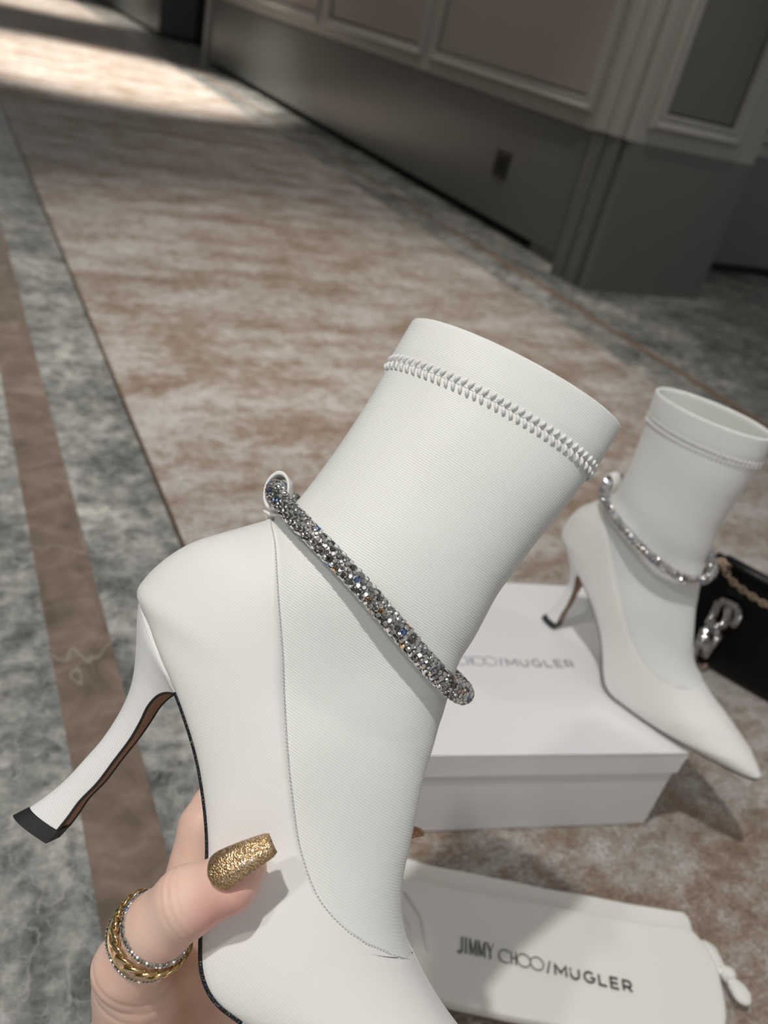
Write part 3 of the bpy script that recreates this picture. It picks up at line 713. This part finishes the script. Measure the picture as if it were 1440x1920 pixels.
def veins(N, L, c, scale, thr, dist):
    n = ND(N, 'ShaderNodeTexNoise'); n.inputs['Scale'].default_value = scale; n.inputs['Detail'].default_value = 5; n.inputs['Distortion'].default_value = dist; L.new(c, n.inputs[0])
    s = ND(N, 'ShaderNodeMath', operation='SUBTRACT'); L.new(n.outputs[0], s.inputs[0]); s.inputs[1].default_value = .5
    a = ND(N, 'ShaderNodeMath', operation='ABSOLUTE'); L.new(s.outputs[0], a.inputs[0])
    mr = ND(N, 'ShaderNodeMapRange'); L.new(a.outputs[0], mr.inputs[0]); mr.inputs[1].default_value = 0; mr.inputs[2].default_value = thr; mr.inputs[3].default_value = 1; mr.inputs[4].default_value = 0
    return mr.outputs[0]
v1 = veins(N, L, c, 14, .010, .4); f1 = ND(N, 'ShaderNodeMath', operation='MULTIPLY'); L.new(v1, f1.inputs[0]); f1.inputs[1].default_value = .45
m2 = mixrgb(N, L, f1.outputs[0], mm, (.5, .49, .46)); v2 = veins(N, L, c, 40, .012, .3); f2 = ND(N, 'ShaderNodeMath', operation='MULTIPLY'); L.new(v2, f2.inputs[0]); f2.inputs[1].default_value = .35
L.new(mixrgb(N, L, f2.outputs[0], m2, (.5, .5, .48)), b.inputs['Base Color'])
M_BROWN = mat('brown_marble', (.2, .15, .12), .25); N, L, b = nodes(M_BROWN); c = coords(N, L)
n0 = ND(N, 'ShaderNodeTexNoise'); n0.inputs['Scale'].default_value = 22; n0.inputs['Detail'].default_value = 7; n0.inputs['Roughness'].default_value = .6; n0.inputs['Distortion'].default_value = .8; L.new(c, n0.inputs[0])
r0 = ramp(N, [(.3, (.13, .095, .07)), (.55, (.22, .168, .13)), (.72, (.31, .25, .20))]); L.new(n0.outputs[0], r0.inputs[0])
v1 = veins(N, L, coords(N, L, (1, .5, 1), (0, 0, .9)), 3.2, .0022, .05)
vk = ND(N, 'ShaderNodeMath', operation='MULTIPLY'); L.new(v1, vk.inputs[0]); vk.inputs[1].default_value = .45
L.new(mixrgb(N, L, vk.outputs[0], r0.outputs[0], (.5, .45, .39)), b.inputs['Base Color'])
M_CARPET = mat('distressed_carpet', (.3, .25, .2), .95, Sheen_Weight=.25); N, L, b = nodes(M_CARPET)
ca = coords(N, L, (1.0, 4.2, 1)); n0 = ND(N, 'ShaderNodeTexNoise'); n0.inputs['Scale'].default_value = 1.7; n0.inputs['Detail'].default_value = 3; n0.inputs['Roughness'].default_value = .62; L.new(ca, n0.inputs[0])
cb = coords(N, L, (1, 1.2, 1)); n1 = ND(N, 'ShaderNodeTexNoise'); n1.inputs['Scale'].default_value = 42; n1.inputs['Detail'].default_value = 6; n1.inputs['Roughness'].default_value = .72; n1.inputs['Distortion'].default_value = .2; L.new(cb, n1.inputs[0])
n3 = ND(N, 'ShaderNodeTexNoise'); n3.inputs['Scale'].default_value = 9; n3.inputs['Detail'].default_value = 4; L.new(cb, n3.inputs[0])
def madd(a, k, o):
    x = ND(N, 'ShaderNodeMath', operation='MULTIPLY_ADD'); L.new(a, x.inputs[0]); x.inputs[1].default_value = k
    if hasattr(o, 'links'): L.new(o, x.inputs[2])
    else: x.inputs[2].default_value = o
    return x.outputs[0]
sm = madd(n0.outputs[0], .50, madd(n1.outputs[0], .62, madd(n3.outputs[0], .38, -.25)))
r0 = ramp(N, [(.36, (.21, .145, .10)), (.45, (.30, .23, .18)), (.5, (.36, .31, .27)), (.56, (.45, .41, .375)), (.66, (.56, .53, .50))]); L.new(sm, r0.inputs[0])
n4 = ND(N, 'ShaderNodeTexNoise'); n4.inputs['Scale'].default_value = 260; n4.inputs['Detail'].default_value = 4; L.new(cb, n4.inputs[0])
r4 = ramp(N, [(.3, (.6,) * 3), (.7, (1.3,) * 3)]); L.new(n4.outputs[0], r4.inputs[0])
L.new(mixrgb(N, L, 1.0, r0.outputs[0], r4.outputs[0], 'MULTIPLY'), b.inputs['Base Color']); add_bump(M_CARPET, n4.outputs[0], .8, .002)
M_BROWN2 = mat('brown_inlay', (.26, .155, .09), .3)
M_TRIMD = mat('dark_brass_trim', (.10, .065, .04), .4, .3)
H_ = .58
mb = MB(); mb.box(-3, 4.5, -3, 24, -.05, -.002); tag(mb.build('floor', M_MARBLE, smooth=False), kind='structure')
cl, cr = .2405, 1.4150
mb = MB(); mb.add([(cl, -3, -.002), (shear(cr, -3, 0)[0], -3, -.002), (shear(cr, 24, 0)[0], 24, -.002), (cl, 24, -.002), (cl, -3, 0), (shear(cr, -3, 0)[0], -3, 0), (shear(cr, 24, 0)[0], 24, 0), (cl, 24, 0)], [(0, 3, 2, 1), (4, 5, 6, 7), (0, 1, 5, 4), (1, 2, 6, 5), (2, 3, 7, 6), (3, 0, 4, 7)])
tag(mb.build('carpet', M_CARPET, smooth=False), 'long brown and grey distressed carpet runner laid along the corridor floor', 'carpet')
mb = MB(); mb.box(.0755, .1315, -3, 24, -.003, -.0008); tag(mb.build('trim_1', M_BROWN, smooth=False), kind='structure')
mb = MB(); mb.box(cl - .004, cl, -3, 24, -.003, .001); tag(mb.build('trim_2', M_TRIMD, smooth=False), kind='structure')
mb = MB(); mb.box(1.548, 1.566, -3, 24, -.003, -.0008, T=shear); tag(mb.build('trim_3', M_BROWN2, smooth=False), kind='structure')

# ---------------------------------------------------------------- wall of panelling
M_WALL = mat('grey_lacquer', (.125, .13, .125), .3); M_WALLU = mat('grey_moulding_and_lit_pilaster', (.33, .325, .305), .36)
M_PANEL = mat('taupe_fabric_panel', (.28, .25, .23), .7); M_DARK = mat('black_plinth_and_shade', (.004, .004, .004), .6); M_PD = mat('dark_panel', (.13, .127, .12), .6)
def ident(x, y, z): return (x, y, z)
def frame(mb, a0, a1, z0, z1, w, h, to3, mi=0):
    """moulded rectangular frame; to3(a, out, z)"""
    prof = [(0, 0), (.002, h * .55), (w * .25, h), (w * .45, h * .8), (w * .6, h * .6), (w * .8, h * .75), (w * .94, h * .7), (w, .0015), (w + .007, .0015)]
    rows = []
    for (d, o) in prof:
        rows.append([to3(a0 + d, o, z0 + d), to3(a1 - d, o, z0 + d), to3(a1 - d, o, z1 - d), to3(a0 + d, o, z1 - d)])
    mb.grid(rows[:-1], closed=True, mi=mi); mb.grid(rows[-2:], closed=True, mi=2)  # innermost flat strip painted black as the shade of a gap
WX = 1.757
wr = MB()
wr.box(WX + .004, WX + .5, 2.06, 6.33, .034, .405, 0, shear); wr.box(WX - .006, WX + .5, 2.06, 6.33, .405, 2.8, 1, shear)
wr.box(WX + .06, WX + .5, 2.0, 6.33, -.002, .034, 2, shear)
tw = lambda a, o, z: shear(WX - .006 - o, a, z)
for y0, y1 in ((2.175, 3.205), (3.27, 4.275), (4.385, 5.42), (5.50, 6.24)):
    frame(wr, y0, y1, .448, 2.2, .036, .020, tw, 1)
wr.box(WX - .012, WX + .01, 6.29, 6.36, -.002, 2.8, 1, shear)
tag(wr.build('wall_right', [M_WALL, M_WALLU, M_DARK], smooth=False, fix=False), kind='structure')
for y0, y1 in ((2.175, 3.205), (3.27, 4.275), (4.385, 5.42), (5.50, 6.24)):
    mb = MB(); mb.box(WX - .0075, WX - .004, y0 + .043, y1 - .043, .491, 2.157, 0, shear); tag(mb.build('trim_%d' % (4 + int(y0)), M_PANEL, smooth=False), kind='structure')
# far stretch beyond the doorway
mb = MB(); mb.box(1.757, 2.3, 7.72, 24, .03, .405, 0, shear); mb.box(1.747, 2.3, 7.72, 24, .405, 2.8, 1, shear); mb.box(1.80, 2.3, 7.72, 24, -.002, .03, 2, shear)
mb.box(2.05, 2.4, 6.2, 8, -.002, 2.8, 2, shear)
tag(mb.build('wall_far', [M_WALL, M_WALLU, M_DARK], smooth=False), kind='structure')
# corner pilaster with reeded edge, then its front face
mb = MB()
def prof_col(z0, z1, grow, mi):
    P_ = []
    yb, yf, xl = 2.085, 1.917, 1.690
    P_ += [(WX + .01, yb)]
    for cy, r_ in ((2.045, .03), (1.985, .026)):
        P_ += [(xl + .022 - grow - r_ * math.sin(t), cy + r_ * math.cos(t)) for t in [math.pi * k / 10 for k in range(11)]]
    P_ += [(xl + .012 - grow, yf + .012), (xl + .022 - grow, yf), (2.19, yf), (2.19, 2.30), (WX + .01, 2.30)]
    mb.grid([[(x, y, z) for x, y in P_] for z in (z0, z1)], closed=True, cap0=True, cap1=True, mi=mi)
prof_col(-.002, .418, 0, 0); prof_col(.418, 2.8, .010, 1)  # same material, upper part coloured lighter for the pool light on it
frame(mb, 1.737, 2.094, .455, 2.2, .045, .018, lambda a, o, z: (a, 1.917 - o, z), 1)
tag(mb.build('wall_corner', [M_WALL, M_WALLU, M_DARK], smooth=False, fix=True), kind='structure')
mb = MB(); mb.box(1.789, 2.042, 1.9155, 1.920, .507, 2.148); tag(mb.build('trim_9', M_PD, smooth=False), kind='structure')
mb = MB(); mb.box(2.19, 4.4, 2.27, 2.6, .04, .42, 0); mb.box(2.19, 4.4, 2.262, 2.6, .42, 2.8, 1); mb.box(2.19, 4.4, 2.33, 2.6, -.002, .04, 2)
frame(mb, 2.27, 3.1, .46, 2.2, .04, .015, lambda a, o, z: (a, 2.262 - o, z), 1)
tag(mb.build('wall_side', [M_WALL, M_WALLU, M_DARK], smooth=False, fix=False), kind='structure')
# wall outlet
ot = empty('wall_outlet', shear(WX + .004, 2.575, .211)); tag(ot, 'small dark square outlet plate on the lower grey wall', 'outlet')
M_OUT = mat('bronze_plate', (.035, .033, .028), .4, .5)
mb = MB(); mb.box(-.006, 0, -.043, .043, -.043, .043); bevel(mb.build('face_plate', M_OUT, ot, smooth=False), .002, 2)
mb = MB(); mb.box(-.0075, -.005, -.024, .024, -.024, .024); bevel(mb.build('socket', M_DARK, ot, smooth=False), .001, 2)
# other sides of the corridor, out of view
mb = MB(); mb.box(-3.1, -3.0, -3, 24, -.002, 2.8); tag(mb.build('wall_left', M_WALLU, smooth=False), kind='structure')
mb = MB(); mb.box(-3.1, 4.5, 24, 24.1, -.002, 2.8); tag(mb.build('wall_end', M_WALLU, smooth=False), kind='structure')
